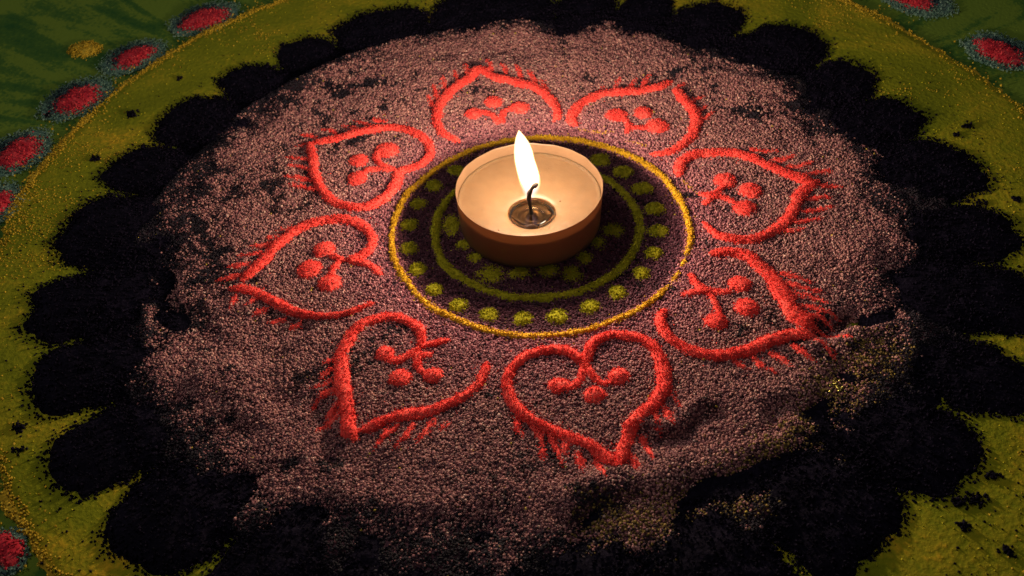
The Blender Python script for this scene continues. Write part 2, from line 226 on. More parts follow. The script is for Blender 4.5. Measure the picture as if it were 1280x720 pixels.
tag(band, 'flat yellow-green powder band spread around the black scalloped border', 'powder band')
def band_z(x, y): return FZ+0.62+0.25*fbm(x, y, 60)+0.28*fbm(x, y, 7, 3)

# ---------------------------------------------------------------- the mauve powder mound
GROOVES = [  # (line, half width, depth): furrows left by fingers and slides
 ([(64,-43.3),(71.4,-41.3),(79,-38.4)], 2.6, 2.4), ([(19,-71.5),(25.6,-69.1),(34,-65.4)], 2.4, 1.9), ([(2,-89),(9.7,-87.2),(26.6,-83.1),(49,-79.6)], 2.4, 1.4),
 ([(46.8,-66.9),(56,-64.3)], 2.8, 1.6), ([(-97.9,-7.7),(-95,-15.3),(-92.5,-24)], 2.6, 1.8), ([(-66.9,-45.7),(-60.5,-53.4)], 3.2, 0.9),
 ([(-75.4,-81.8),(-68.3,-74.5)], 3.5, 1.6), ([(-53.8,-57.4),(-47.4,-71)], 2.6, 1.2), ([(66,-57.2),(58.6,-67.9)], 4.0, 1.1), ([(-64,-38),(-72,-40)], 2.6, 1.0), ([(-58,-31),(-66,-33)], 2.2, 0.9)]
RIDGES = [([(20,-66.5),(27,-64.8),(33,-61)], 1.8, 0.9), ([(0,-83.5),(14,-80.5),(34,-76.5),(48,-74)], 3.0, 1.2), ([(-99.5,-20),(-98,-32)], 2, 0.8), ([(60,-47.5),(72,-45)], 2.4, 0.9), ([(-93,62),(-80,74),(-60,86)], 4, 0.8)]
def seg_dist(x, y, line):
    d = np.full(np.shape(x), 1e9)
    for (x0, y0), (x1, y1) in zip(line[:-1], line[1:]):
        ux, uy = x1-x0, y1-y0; t = np.clip(((x-x0)*ux+(y-y0)*uy)/(ux*ux+uy*uy), 0, 1)
        d = np.minimum(d, np.hypot(x-x0-t*ux, y-y0-t*uy))
    return d
MAUVE = [(-170,98),(160,101),(138,106),(111,110),(84,107),(60,104),(35,103),(15,98),(-2,96),(-20,94),(-40,94),(-60,95),(-80,95),(-101,95),(-120,98),(-142,100)]
def mound_edge(x, y):
    """signed distance-like value: positive inside the mauve disc"""
    a = np.arctan2(y+1, x+3); r = np.hypot(x+3, y+1)
    return interp_ang(MAUVE, a) + 8*fbm(x, y, 16, 4, 3.3) + 4*fbm(x, y, 4.5, 3, 2.1) - r
def H(x, y):
    x = np.asarray(x, float); y = np.asarray(y, float)
    r = np.hypot(x, y); e = mound_edge(x, y)
    amp = 0.10+1.25*sstep(58, 92, r)*(0.55+0.45*sstep(40, -40, y))
    z = amp*2.0*fbm(x, y, 15, 3) + 0.18*fbm(x, y, 3.0, 2)
    ox = x+2.0*fbm(x, y, 8, 2, 5.0)*2; oy = y+2.0*fbm(x, y, 8, 2, 8.0)*2
    for line, w, d in GROOVES: z = z - d*np.exp(-(seg_dist(ox, oy, line)/w)**2)
    for line, w, d in RIDGES: z = z + d*np.exp(-(seg_dist(ox, oy, line)/w)**2)
    z = z - 0.35*sstep(40, 36, r)                          # the hollow pressed for the candle
    z = z - 1.3*sstep(14, -6, e)
    return z - 2.2*sstep(-2, -14, e) - 6.0*sstep(108, 115, r)
x = np.arange(-121, 121.01, 0.6); X, Y = np.meshgrid(x, x, indexing='ij'); Zm = H(X, Y)
mound = MB().grid(X, Y, Zm)
keep = np.hypot(X+3, Y+1).reshape(-1) < 118
q = mound.q[0]; mound.q[0] = q[keep[q].all(1)]
used = np.unique(mound.q[0]); remap = -np.ones(len(keep), int); remap[used] = np.arange(len(used))
mound.v[0] = mound.v[0][used]; mound.g[0] = mound.g[0][used]; mound.q[0] = remap[mound.q[0]]
root = mound.build('powder_mound', PLUM, smooth=True)
tag(root, 'round mound of coarse mauve powder under the hearts and the candle', 'powder mound')

def grain_material(name, rough=0.8, spec=0.25):
    m, nt, out = nodes(name); b = N(nt, 'ShaderNodeBsdfPrincipled'); b.inputs['Roughness'].default_value = rough; b.inputs['Specular IOR Level'].default_value = spec
    a = N(nt, 'ShaderNodeAttribute', attribute_name='gcol', attribute_type='INSTANCER'); nt.links.new(a.outputs['Color'], b.inputs['Base Color'])
    nt.links.new(b.outputs[0], out.inputs[0]); return m
def grain_tree(name, mat):
    t = bpy.data.node_groups.new(name, 'GeometryNodeTree')
    t.interface.new_socket('Geometry', in_out='INPUT', socket_type='NodeSocketGeometry'); t.interface.new_socket('Geometry', in_out='OUTPUT', socket_type='NodeSocketGeometry')
    gi = t.nodes.new('NodeGroupInput'); go = t.nodes.new('NodeGroupOutput'); L = t.links.new
    ico = t.nodes.new('GeometryNodeMeshIcoSphere'); ico.inputs['Radius'].default_value = 1.0; ico.inputs['Subdivisions'].default_value = 1
    sm = t.nodes.new('GeometryNodeSetMaterial'); sm.inputs['Material'].default_value = mat; L(ico.outputs['Mesh'], sm.inputs['Geometry'])
    ip = t.nodes.new('GeometryNodeInstanceOnPoints'); L(gi.outputs[0], ip.inputs['Points']); L(sm.outputs[0], ip.inputs['Instance'])
    def attr(n, dt):
        a = t.nodes.new('GeometryNodeInputNamedAttribute'); a.data_type = dt; a.inputs['Name'].default_value = n; return a.outputs['Attribute']
    e = t.nodes.new('FunctionNodeEulerToRotation'); L(attr('rot', 'FLOAT_VECTOR'), e.inputs[0]); L(e.outputs[0], ip.inputs['Rotation'])
    L(attr('scl', 'FLOAT_VECTOR'), ip.inputs['Scale']); L(ip.outputs[0], go.inputs[0]); return t
def grain_cloud(name, P, col, r, tree, parent=None):
    n = len(P); me = bpy.data.meshes.new(name); me.vertices.add(n); me.vertices.foreach_set('co', (P*S).astype(np.float32).ravel())
    def at(nm, ty, data, key):
        a = me.attributes.new(nm, ty, 'POINT'); a.data.foreach_set(key, data.astype(np.float32).ravel())
    at('rot', 'FLOAT_VECTOR', rng.uniform(0, 2*PI, (n,3)), 'vector')
    at('scl', 'FLOAT_VECTOR', rng.uniform(0.65, 1.25, (n,3))*r[:, None]*S, 'vector')
    at('gcol', 'FLOAT_COLOR', np.c_[col, np.ones(n)], 'color')
    o = bpy.data.objects.new(name, me); C.objects.link(o); o.parent = parent
    md = o.modifiers.new('grains', 'NODES'); md.node_group = tree; o['kind'] = 'stuff'
    return o
NG = 420000
a = rng.uniform(0, 2*PI, NG); rr = 112*np.sqrt(rng.random(NG)); gx = rr*np.cos(a)-3; gy = rr*np.sin(a)
e = mound_edge(gx, gy)+rng.normal(0, 3.0, NG)
r0 = np.hypot(gx, gy)
PAL = np.array([(0.48,0.238,0.205),(0.38,0.172,0.160),(0.28,0.112,0.118),(0.17,0.062,0.070),(0.045,0.018,0.024),(0.62,0.40,0.33)])
pk = rng.choice(6, NG, p=[0.22,0.26,0.24,0.15,0.10,0.03]); gc = PAL[pk]*rng.uniform(0.8, 1.2, (NG,1))
patch = fbm(gx, gy, 22, 4, 1.1)                            # broad patches of darker grains
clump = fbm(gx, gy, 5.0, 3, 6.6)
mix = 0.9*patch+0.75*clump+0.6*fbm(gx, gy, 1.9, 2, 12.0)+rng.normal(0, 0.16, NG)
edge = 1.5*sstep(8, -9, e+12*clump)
dark_spots = mix > 0.72-0.40*sstep(50, 90, r0)*(0.45+0.55*sstep(60, -20, gy+0.5*gx))     # clumpy spots of darkened grains, more of them toward the rim
gc[dark_spots] = gc[dark_spots]*np.array((0.16,0.14,0.15))
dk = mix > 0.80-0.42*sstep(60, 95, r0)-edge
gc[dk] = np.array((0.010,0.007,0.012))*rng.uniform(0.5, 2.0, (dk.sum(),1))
ins = r0 < 37.5+rng.normal(0, 0.5, NG); gc[ins] = gc[ins]*np.array((0.36,0.25,0.40))   # violet powder inside the yellow ring
near = np.clip(1-(r0-39)/22, 0, 1)[:, None]*(~ins & ~dk)[:, None]; gc = gc*(1-near*np.array((0.0,0.22,0.0)))
SPILL = [(74,-50),(62.3,-59.6),(56.9,-67.7),(38.2,-82.9),(25.7,-88.1),(8,-91)]
sd = seg_dist(gx, gy, SPILL); yl = rng.random(NG) < 0.55*np.exp(-(sd/5.5)**2)
gc[yl] = np.array((0.26,0.17,0.04))*rng.uniform(0.3, 1.2, (yl.sum(),1))
odd = rng.random(NG) < 0.0015; gc[odd] = (0.50,0.36,0.05)
ra = rng.uniform(0.15, 0.335, NG); ra[rng.random(NG) < 0.03] *= 1.5
gz = H(gx, gy)+rng.uniform(-0.15, 0.30, NG)
ok = gz > FZ+0.2
GM = grain_material('mauve_grain'); GT = grain_tree('grain_scatter', GM)
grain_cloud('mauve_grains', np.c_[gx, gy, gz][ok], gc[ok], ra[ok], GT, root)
# a few shiny yellow foil flecks lying in the spilled yellow dust
FOIL, nt, out = nodes('yellow_foil'); b = N(nt, 'ShaderNodeBsdfPrincipled', _Metallic=0.7, _Roughness=0.25); b.inputs['Base Color'].default_value = (0.85,0.75,0.18,1); nt.links.new(b.outputs[0], out.inputs[0])
P = np.array([(62.3,-59.6)])+rng.normal(0, 0.9, (16,2)); m = MB().grain(np.c_[P, H(P[:,0], P[:,1])+0.35], 0.2, 0.42)
fo = m.build('foil_flecks', FOIL, origin=(62.3,-59.6,0)); tag(fo, 'tiny shiny yellow flecks glinting on the mauve powder', 'flecks', kind='stuff')

# ---------------------------------------------------------------- black scalloped border
def blob(mb, cx, cy, ang, ru, rv, h, zfun, expo=2.0, rings=10, seg=72, rough=0.6, nz=0.25, dens=2.2, g0=0.2, g1=0.42, prof=2.4, spread=1.0, nsc=5.0):
    """a small heap of powder: a domed superellipse with a ragged edge, plus its loose grains"""
    th = np.linspace(0, 2*PI, seg, endpoint=False); c, s = np.cos(th), np.sin(th)
    R = (np.abs(c/ru)**expo+np.abs(s/rv)**expo)**(-1/expo)
    off = rng.uniform(0, 90)
    R = R+rough*2*fbm(np.cos(th)*R, np.sin(th)*R, nsc, 4, off)
    t = np.linspace(1, 0, rings, endpoint=False)[::-1]; t = np.concatenate([[0.02], t])
    u = c[:, None]*R[:, None]*t; v = s[:, None]*R[:, None]*t; T = np.repeat(t[None], seg, 0)
    X = cx+u*math.cos(ang)-v*math.sin(ang); Y = cy+u*math.sin(ang)+v*math.cos(ang)
    Z = zfun(X, Y)+h*(1-T**prof)-0.25*T+nz*fbm(X, Y, 2.2, 2, off)*(1-T**6); Z[:, -1] -= 0.35
    mb.grid(X, Y, Z, True)
    n = int(dens*PI*ru*rv)
    tt = np.sqrt(rng.random(n))*1.0; tt = np.where(rng.random(n) < 0.3, rng.normal(0.98, 0.045*spread, n), tt); k = rng.random(n)*2*PI
    Rk = np.interp(k, np.append(th, 2*PI), np.append(R, R[0])); u = np.cos(k)*Rk*tt; v = np.sin(k)*Rk*tt
    x = cx+u*math.cos(ang)-v*math.sin(ang); y = cy+u*math.sin(ang)+v*math.cos(ang)
    z = zfun(x, y)+np.maximum(h*(1-np.clip(tt, 0, 1)**prof), 0)+rng.uniform(-0.1, 0.25, n)*min(1, g1*2.5)
    mb.grain(np.c_[x, y, z], g0, g1)
th = np.linspace(0, 2*PI, 480, endpoint=False)
ri = 86.0; rout = interp_ang([(179,115),(90,119),(0,116),(-15,111),(-24,104),(-36,109),(-50,103),(-66,104),(-90,112),(-119,108),(-127,102),(-141,107),(-154,111),(-170,114)], th)+3*fbm(np.cos(th)*110, np.sin(th)*110, 7, 3)
t = np.linspace(0, 1, 14); RR = ri+(rout[:, None]-ri)*t; TT = np.repeat(th[:, None], 14, 1)
X = CX+RR*np.cos(TT); Y = CY+RR*np.sin(TT); Z = -1.6+0.9*fbm(X, Y, 9, 3)+0.2*fbm(X, Y, 1.6, 2)-1.2*t**4; Z[:, -1] = FZ
mb = MB().grid(X, Y, Z, True)
a = rng.uniform(0, 2*PI, 16000); r = rng.uniform(90, 113, 16000); gx = CX+r*np.cos(a); gy = CY+r*np.sin(a)
mb.grain(np.c_[gx, gy, -1.5+0.9*fbm(gx, gy, 9, 3)+rng.uniform(-.1, .35, 16000)-1.2*((r-86)/27)**4], 0.22, 0.5)
o = mb.build('black_powder_ring', BLACK, smooth=True); tag(o, 'black powder ring between the mauve mound and the black scallops', 'powder ring')
VAL = [165.3,153.9,140.5,129.7,119.5,102.6,81.7,71.8,62.4,51,37.1,26.3,15.8,0.8,-10.5,-23.8,-36.3,-49.5,-65.6,-79,-91,-103,-115,-126.6,-141.4,-153.7,-166.5,-179.7]
TIP = {159.6:130,147:130,135:130,124.6:132,111:134,92:136,76.7:136,67:136,56.7:137,44:136,31.7:131,21:127,8.3:128.5,-4.8:127.5,-17:127,-30:126,-43:121,-57.5:119,-72:119,-85:120,-97:120,-109:121,-121:123,-134:125.5,-147.5:127,-160:127.5,-173:129,172.8:128.5}
for k, (c, tip) in enumerate(TIP.items()):
    near = sorted(min(abs((v-c+180) % 360-180) for v in [vv]) for vv in VAL)[:2]; hw = sum(near)/2
    a = math.radians(c); rc = (88+tip)/2; ru = (tip-88)/2; rv = math.radians(hw)*115*(0.95 if -165 < c < -12 else 1.06)
    cx, cy = CX+rc*math.cos(a), CY+rc*math.sin(a)
    mb = MB()
    blob(mb, cx, cy, a+rng.normal(0, 0.05), ru, rv, 1.7+rng.uniform(-.25, .35), lambda x, y: band_z(x, y)-0.1, expo=3.0, rings=14, seg=150, rough=1.5, nz=0.7, dens=2.2, g0=0.16, g1=0.5, prof=3.2, spread=1.3, nsc=6.0)
    o = mb.build('black_scallop', BLACK, origin=(cx, cy, FZ), smooth=True)
    tag(o, 'black powder scallop reaching onto the yellow-green band', 'powder scallop', 'black powder scallops around the mound')
# mustard and green dust lying in patches on the band
n = 60000; a = rng.uniform(0, 2*PI, n); r = rng.uniform(108, 158, n); x = CX+r*np.cos(a); y = CY+r*np.sin(a)
pa = 1.6*fbm(a*6, r/60, 1.0, 3, 4.4)+0.5*fbm(x, y, 3, 2, 1.9)-0.06*np.abs(r-142)/10
kp = (pa+rng.normal(0, 0.14, n) > 0.42) & (r < interp_ang(BAND, a)-0.5); x, y = x[kp], y[kp]
o = MB().grain(np.c_[x, y, band_z(x, y)-0.02+rng.uniform(0, .14, len(x))], 0.12, 0.32).build('mustard_dust', MUSTARD); tag(o, 'mustard powder dust lying in streaky patches on the yellow-green band', 'dust', kind='stuff')
n = 2500; a = rng.uniform(0, 2*PI, n); r = rng.uniform(112, 158, n); x = CX+r*np.cos(a); y = CY+r*np.sin(a); kp = r < interp_ang(BAND, a)-0.5; x, y = x[kp], y[kp]
o = MB().grain(np.c_[x, y, band_z(x, y)+rng.uniform(-.02, .1, len(x))], 0.12, 0.30).build('lime_dust', LIME); tag(o, 'loose yellow-green grains strewn over the yellow-green band', 'dust', kind='stuff')
# crumbs of black powder fallen on the band
mb = MB()
for (x0, y0), n, sp in zip([(82.5,-89.4),(125.6,34.3),(121,31),(-123.4,68.6),(-150.6,71.7),(-129.3,46.6),(84.3,-67.9),(83.9,-101.4),(79,-90.1),(-121.8,-54.3),(77.8,-95.6),(117,0.9),(126.8,1.5),(-118.5,-48),(-120,-61),(88,-84),(108,45),(-112,88)],
                        [60,36,20,50,18,40,20,40,40,30,30,24,30,16,20,24,18,16], [1.6,1.1,0.8,1.5,0.9,1.1,1.0,1.1,1.2,1.2,1.2,1.2,1.0,1.0,1.0,1.0,1.2,1.0]):
    P = np.array((x0, y0))+rng.normal(0, sp*0.7, (n,2))*np.array((1, 0.8)); mb.grain(np.c_[P, band_z(P[:,0], P[:,1])+rng.uniform(0, .5, n)], 0.25, 0.6)
n = 900; a = rng.uniform(0, 2*PI, n); r = 126+np.abs(rng.normal(0, 7, n)); x = CX+r*np.cos(a); y = CY+r*np.sin(a)
mb.grain(np.c_[x, y, band_z(x, y)+0.1], 0.12, 0.38)
o = mb.build('black_crumbs', BLACK); tag(o, 'loose black crumbs sprinkled over the yellow-green band', 'crumbs', kind='stuff')

# ---------------------------------------------------------------- powder strokes and dots
def stroke(mb, pts, w, h, zfun, taper=(0.5, 0.5), dens=8.5, g0=0.11, g1=0.25, wob=0.22, scatter=0.10, fade=None, step=0.45):
    P = catmull(pts, step); n = len(P); T = np.gradient(P, axis=0); T /= np.maximum(np.hypot(T[:,0], T[:,1]), 1e-6)[:, None]; Nn = np.c_[-T[:,1], T[:,0]]
    s = np.concatenate([[0], np.cumsum(np.hypot(*np.diff(P, axis=0).T))]); Ln = s[-1]; off = rng.uniform(0, 90)
    W = np.interp(s/Ln, np.linspace(0, 1, len(w)), w) if hasattr(w, '__len__') else np.full(n, float(w))
    env = np.minimum(1, taper[0]+(1-taper[0])*s/(1.2*W+.1))*np.minimum(1, taper[1]+(1-taper[1])*(Ln-s)/(1.2*W+.1))
    W = W*env; wl = W*(1+wob*2*fbm(s, s*0+off, 3.2, 3)); wr = W*(1+wob*2*fbm(s, s*0+off+40, 3.2, 3)); hh = h*env*(1+0.5*fbm(s, s*0+off+70, 4, 2))
    if fade is not None: hh = hh*np.interp(s/Ln, np.linspace(0, 1, len(fade)), fade)
    c = np.linspace(-1, 1, 9); lat = np.where(c < 0, c*wl[:, None], c*wr[:, None])
    X = P[:,0:1]+Nn[:,0:1]*lat; Y = P[:,1:2]+Nn[:,1:2]*lat
    Z = zfun(X, Y)-0.15+hh[:, None]*(1-np.abs(c)**2.2)+0.22*fbm(X, Y, 1.2, 2, off)*(1-np.abs(c)**4)
    Z[:, 0] -= 0.3; Z[:, -1] -= 0.3
    mb.grid(X, Y, Z)
    m = int(Ln*2*np.mean(W)*dens)
    if m:
        i = rng.integers(0, n, m); u = np.where(rng.random(m) < 0.75, rng.uniform(-1, 1, m), rng.normal(0, 1+scatter*4, m)*0.8)
        if fade is not None: u = u[:]; kp = rng.random(m) < np.interp(s[i]/Ln, np.linspace(0, 1, len(fade)), fade)+0.15; i = i[kp]; u = u[kp]
        l = np.where(u < 0, u*wl[i], u*wr[i]); x = P[i,0]+Nn[i,0]*l+rng.normal(0, .12, len(i)); y = P[i,1]+Nn[i,1]*l+rng.normal(0, .12, len(i))
        z = zfun(x, y)+hh[i]*np.maximum(0, 1-np.abs(u)**2.2)+rng.uniform(-0.05, 0.22, len(i))
        mb.grain(np.c_[x, y, z], g0, g1)

def H_red(x, y): return H(x, y)
for hd, label in zip(HEARTS, HEART_LABELS):
    al = np.array([q for s in hd['strokes'] for q in s]); ox, oy = al.mean(0); org = (ox, oy, 0.0)
    t = thing('powder_heart', org, label, 'powder heart', 'red powder hearts around the candle')
    for s, w in zip(hd['strokes'], hd.get('w', (1.75, 1.75))):
        mb = MB(); stroke(mb, s, w, 1.25, H_red, taper=(0.45, 0.35)); mb.build('outline_stroke', RED, t, org, True)
    for s in hd['stems']:
        mb = MB(); stroke(mb, s, (1.35, 1.15), 0.95, H_red, taper=(0.6, 0.6)); mb.build('stem', RED, t, org, True)
    for (x, y, a, b) in hd['dots']:
        mb = MB(); k = 0.5*(a+b); blob(mb, x, y, 0, 0.55*a+0.45*k, 0.5*b+0.5*k*0.95, 1.35, lambda X, Y: H(X, Y)-0.1, rings=8, seg=40, rough=0.22, nz=0.3, dens=8, g0=0.11, g1=0.25, prof=3.0, spread=1.4, nsc=2.5)
        mb.build('dot', RED, t, org, True)
    for s in hd['fr']:
        (x0, y0), (x1, y1) = s; mx, my = (x0+x1)/2+rng.normal(0, .4), (y0+y1)/2+rng.normal(0, .4)
        mb = MB(); stroke(mb, [(x0, y0), (mx, my), (x1, y1)], (1.2, 1.15, 0.8), 0.75, H_red, taper=(0.8, 0.3), wob=0.5, dens=6, scatter=0.3, fade=(1, 0.8, 0.55), step=0.35); mb.build('fringe_stroke', RED, t, org, True)

# yellow rings and dots round the candle
def ringpts(cx, cy, r, a0, a1, wob=0.35, n=90):
    a = np.radians(np.linspace(a0, a1, n)); rr = r+wob*2*fbm(np.cos(a)*r, np.sin(a)*r, 8, 2); return np.c_[cx+rr*np.cos(a), cy+rr*np.sin(a)]
t = thing('powder_ring', (0, 0, 0), 'thin orange-yellow powder ring inside the red hearts, broken on one side', 'powder ring')
for a0, a1, w, fd in [(-22, 320, (0.9,1.15,1.25,1.05,1.0,1.1,1.15,1.0), None), (322, 329, (0.7,0.8,0.7), (0.8,0.8,0.6)), (331, 337, (0.7,0.8,0.6), (0.7,0.8,0.5))]:
    mb = MB(); stroke(mb, ringpts(0, 0, 39.0, a0, a1), w, 0.85, H, dens=7, g0=0.14, g1=0.3, fade=fd); mb.build('ring_segment', ORANGE, t, (0,0,0), True)
for pts in ([(14.2,42.6),(17.5,40.6),(22,39.8),(24.5,39.6)], [(27,35),(31,33),(33.5,31)], [(40.3,16),(41.5,12.5),(43,9.5)]):
    mb = MB(); stroke(mb, pts, (0.5,0.7,0.4), 0.45, H, taper=(.3,.3), dens=6, fade=(0.6,0.8,0.4)); mb.build('stray_line', ORANGE, t, (0,0,0), True)
mb = MB(); stroke(mb, ringpts(-0.8, 0.66, 26.9, 0, 360, 0.3), (1.5,1.45,1.55,1.5), 0.85, H, dens=6, taper=(1,1)); o = mb.build('inner_powder_ring', LIME, origin=(-0.8,0.66,0), smooth=True)
tag(o, 'yellow-green powder ring drawn between the dots and the candle', 'powder ring')
for (x, y, a, b) in RING_DOTS:
    mb = MB(); k = (a+b)/2; blob(mb, x, y, rng.uniform(0, PI), k*1.05, k*1.0, 1.1, lambda X, Y: H(X, Y)-0.1, rings=8, seg=40, rough=0.16, nz=0.3, dens=8, g0=0.13, g1=0.27, prof=3.0, nsc=3.0)
    o = mb.build('powder_dot', LIME, origin=(x, y, 0), smooth=True)
    tag(o, 'small yellow-green powder dot between the two yellow rings', 'powder dot', 'yellow-green dots in a ring around the candle')
for (x, y, a, b) in PETALS:
    mb = MB(); blob(mb, x, y, 0, a*1.05, b*0.95, 0.8, lambda X, Y: H(X, Y)-0.1, rings=8, seg=44, rough=0.3, nz=0.3, dens=6, g0=0.13, g1=0.27, prof=2.6, nsc=2.5)
    o = mb.build('powder_petal', LIME, origin=(x, y, 0), smooth=True)
    tag(o, 'yellow-green powder petal tucked against the base of the tealight', 'powder petal', 'powder petals around the candle base')

# orange edge line of the band
mb = MB(); a = np.radians(np.linspace(0, 360, 300)); r = interp_ang(BAND, a)-1.2+1.2*fbm(np.cos(a)*150, np.sin(a)*150, 10, 3)
stroke(mb, np.c_[CX+r*np.cos(a), CY+r*np.sin(a)], [1.7,1.4,1.8,1.2,1.9,1.5,1.3,2.0,1.4], 0.22, lambda x, y: band_z(x, y)-0.05, taper=(1,1), dens=4.5, g0=0.18, g1=0.42, wob=0.9, scatter=0.6, step=0.8, fade=np.clip(0.50+1.9*fbm(np.arange(160)*1.0, np.zeros(160), 7, 3), 0.05, 1))
o = mb.build('edge_line', MUSTARD, smooth=True); tag(o, 'mustard powder line along the outer edge of the yellow-green band', 'powder line')
# red spots with a teal ring on the green floor
fz = lambda x, y: FZ+0.25*fbm(x, y, 60)
for (x, y, ra_, rb_, ta, tb, ang) in SPOTS:
    t = thing('powder_spot', (x, y, FZ), 'crimson powder spot ringed in teal on the green floor', 'powder spot', 'crimson spots beyond the band')
    for nm, mt, f, h, dx in (('teal_ring', TEAL, (ta*0.84, tb*0.84), 0.6, 0.4), ('navy_rim', NAVY, (ra_*0.85, rb_*0.88), 0.95, 1.5), ('red_center', CRIMSON, (ra_*0.82, rb_*0.84), 1.6, -0.4)):
        A, B = f
        d = (dx*math.cos(ang), dx*math.sin(ang))
        mb = MB(); blob(mb, x+d[0], y+d[1], ang, A, B, h, lambda X, Y: fz(X, Y)+0.3, rings=10, seg=70, rough=0.8, nz=0.25, dens=2.6, g0=0.18, g1=0.4, prof=2.5, spread=1.6, nsc=4)
        mb.build(nm, mt, t, (x, y, FZ), True)
mb = MB(); blob(mb, -149.5, 111.6, 0.4, 5.4, 6.2, 0.7, fz, rings=8, seg=60, rough=0.9, nz=0.25, dens=3, g0=0.2, g1=0.4, spread=2.2, nsc=4)
o = mb.build('yellow_patch', MUSTARD, origin=(-149.5,111.6,FZ), smooth=True); tag(o, 'yellow powder patch on the green floor near a crimson spot', 'powder patch')

# ---------------------------------------------------------------- the tealight
KX, KY, WX, WY = -2.34, 3.28, -2.0, -1.0
candle = thing('tealight', (KX, KY, -0.4), 'lit tealight with beige wax in a thin translucent cup at the centre', 'candle')
KO = (KX, KY, -0.4)
def lathe(mb, prof, seg=96, c0=(KX, KY), c1=None, ref=None, wav=0.0):
    th = np.linspace(0, 2*PI, seg, endpoint=False)[:, None]; r = np.array([p[0] for p in prof])[None]; z = np.array([p[1] for p in prof])[None]
    f = np.zeros_like(r) if c1 is None else np.array([p[2] for p in prof])[None]
    cx = c0[0]+(0 if c1 is None else (c1[0]-c0[0])*f); cy = c0[1]+(0 if c1 is None else (c1[1]-c0[1])*f)
    w = wav*(0.5*np.sin(3*th+.7)+0.35*np.sin(7*th+2)+0.3*np.sin(13*th)+0.25*np.sin(22*th+1))*np.clip((z-7)/4, 0, 1)
    return mb.grid(cx+(r+w)*np.cos(th), cy+(r+w)*np.sin(th), z+0*th+w*0.7, True)
def surf(name, col, rough=0.5, trans=None, metal=0.0, sss=0.0, spec=0.5, noise=None):
    m, nt, out = nodes(name); L = nt.links.new
    b = N(nt, 'ShaderNodeBsdfPrincipled', _Roughness=rough, _Metallic=metal); b.inputs['Base Color'].default_value = (*col, 1); b.inputs['Specular IOR Level'].default_value = spec
    if noise:
        tc = N(nt, 'ShaderNodeTexCoord'); n = N(nt, 'ShaderNodeTexNoise', _Scale=noise[0], _Detail=5.0); L(tc.outputs['Object'], n.inputs['Vector'])
        r = ramp(nt, [(0.3, tuple(c*noise[1] for c in col)), (0.7, col)]); L(n.outputs['Fac'], r.inputs[0]); L(r.outputs[0], b.inputs['Base Color'])
        bp = N(nt, 'ShaderNodeBump', _Strength=0.35, _Distance=0.0003); L(n.outputs['Fac'], bp.inputs['Height']); L(bp.outputs[0], b.inputs['Normal'])
    if sss: b.inputs['Subsurface Weight'].default_value = sss; b.inputs['Subsurface Radius'].default_value = (1.0, 0.55, 0.3); b.inputs['Subsurface Scale'].default_value = 0.004
    if trans:
        t = N(nt, 'ShaderNodeBsdfTranslucent'); t.inputs[0].default_value = (*trans[0], 1); mx = N(nt, 'ShaderNodeMixShader'); mx.inputs[0].default_value = trans[1]
        L(b.outputs[0], mx.inputs[1]); L(t.outputs[0], mx.inputs[2]); L(mx.outputs[0], out.inputs[0])
    else: L(b.outputs[0], out.inputs[0])
    return m
WAX = surf('beige_wax', (0.155,0.088,0.043), 0.45, sss=0.7, spec=0.35, noise=(420, 0.86))
CUP = surf('translucent_cup', (0.23,0.135,0.075), 0.4, trans=((0.40,0.22,0.12), 0.28), spec=0.35, noise=(160, 0.8))
METAL = surf('wick_metal', (0.09,0.050,0.024), 0.42, metal=0.85)
WICK = surf('charred_wick', (0.03,0.018,0.016), 0.9, noise=(1500, 0.3))
mb = lathe(MB(), [(0.05,-0.35),(17.9,-0.35),(18.35,-0.1),(18.5,0.5),(18.62,2),(18.75,5),(18.9,9),(18.98,10.7),(19.06,11.05),(19.0,11.2),(18.88,11.1),(18.78,10.6),(18.66,8.5),(18.55,5),(18.4,0.7),(0.05,0.4)], seg=160, wav=0.13)
mb.build('cup', CUP, candle, KO, True)
wx = [(0.05,0.6,0),(18.0,0.6,0),(18.35,3,0),(18.5,7.6,0),(18.54,8.3,0),(18.2,8.05,0),(17.2,7.8,0),(15,7.55,.15),(12,7.2,.4),(9.5,6.8,.75),(7.6,6.4,.95),(6.5,6.1,1),(6.0,5.7,1),(5.8,5.0,1),(5.7,4.0,1),(5.55,3.3,1),(5.0,3.1,1),(0.05,3.1,1)]
mb = MB(); lathe(mb, wx, seg=128, c1=(WX, WY)); v = mb.v[0]; top = v[:, 2] > 5.9; v[top, 2] += 0.35*fbm(v[top, 0], v[top, 1], 5, 3)*np.clip((18.4-np.hypot(v[top,0]-KX, v[top,1]-KY))/2, 0, 1)
wax = mb.build('wax', WAX, candle, KO, True)
mb = lathe(MB(), [(0.05,3.2),(5.3,3.25),(5.45,3.45),(5.3,3.6),(4.6,3.45),(3.4,3.45),(3.0,3.75),(2.55,3.85),(2.2,3.6),(1.4,3.6),(1.1,4.0),(0.95,5.4),(0.7,5.5),(0.05,5.5)], seg=72, c0=(WX, WY))
mb.build('wick_holder', METAL, candle, KO, True)
LIQ, nt, out = nodes('liquid_wax'); b = N(nt, 'ShaderNodeBsdfPrincipled', _Roughness=0.02, _IOR=1.43); b.inputs['Transmission Weight'].default_value = 1; b.inputs['Base Color'].default_value = (0.96,0.86,0.70,1); nt.links.new(b.outputs[0], out.inputs[0])
mb = lathe(MB(), [(0.05,3.95),(2,3.95),(5.62,3.9),(5.72,4.6),(5.95,5.45),(6.25,5.95),(6.1,5.9),(5.0,5.72),(3.0,5.66),(1.2,5.75),(0.05,5.9)], seg=72, c0=(WX, WY))
mb.build('melted_wax', LIQ, candle, KO, True)
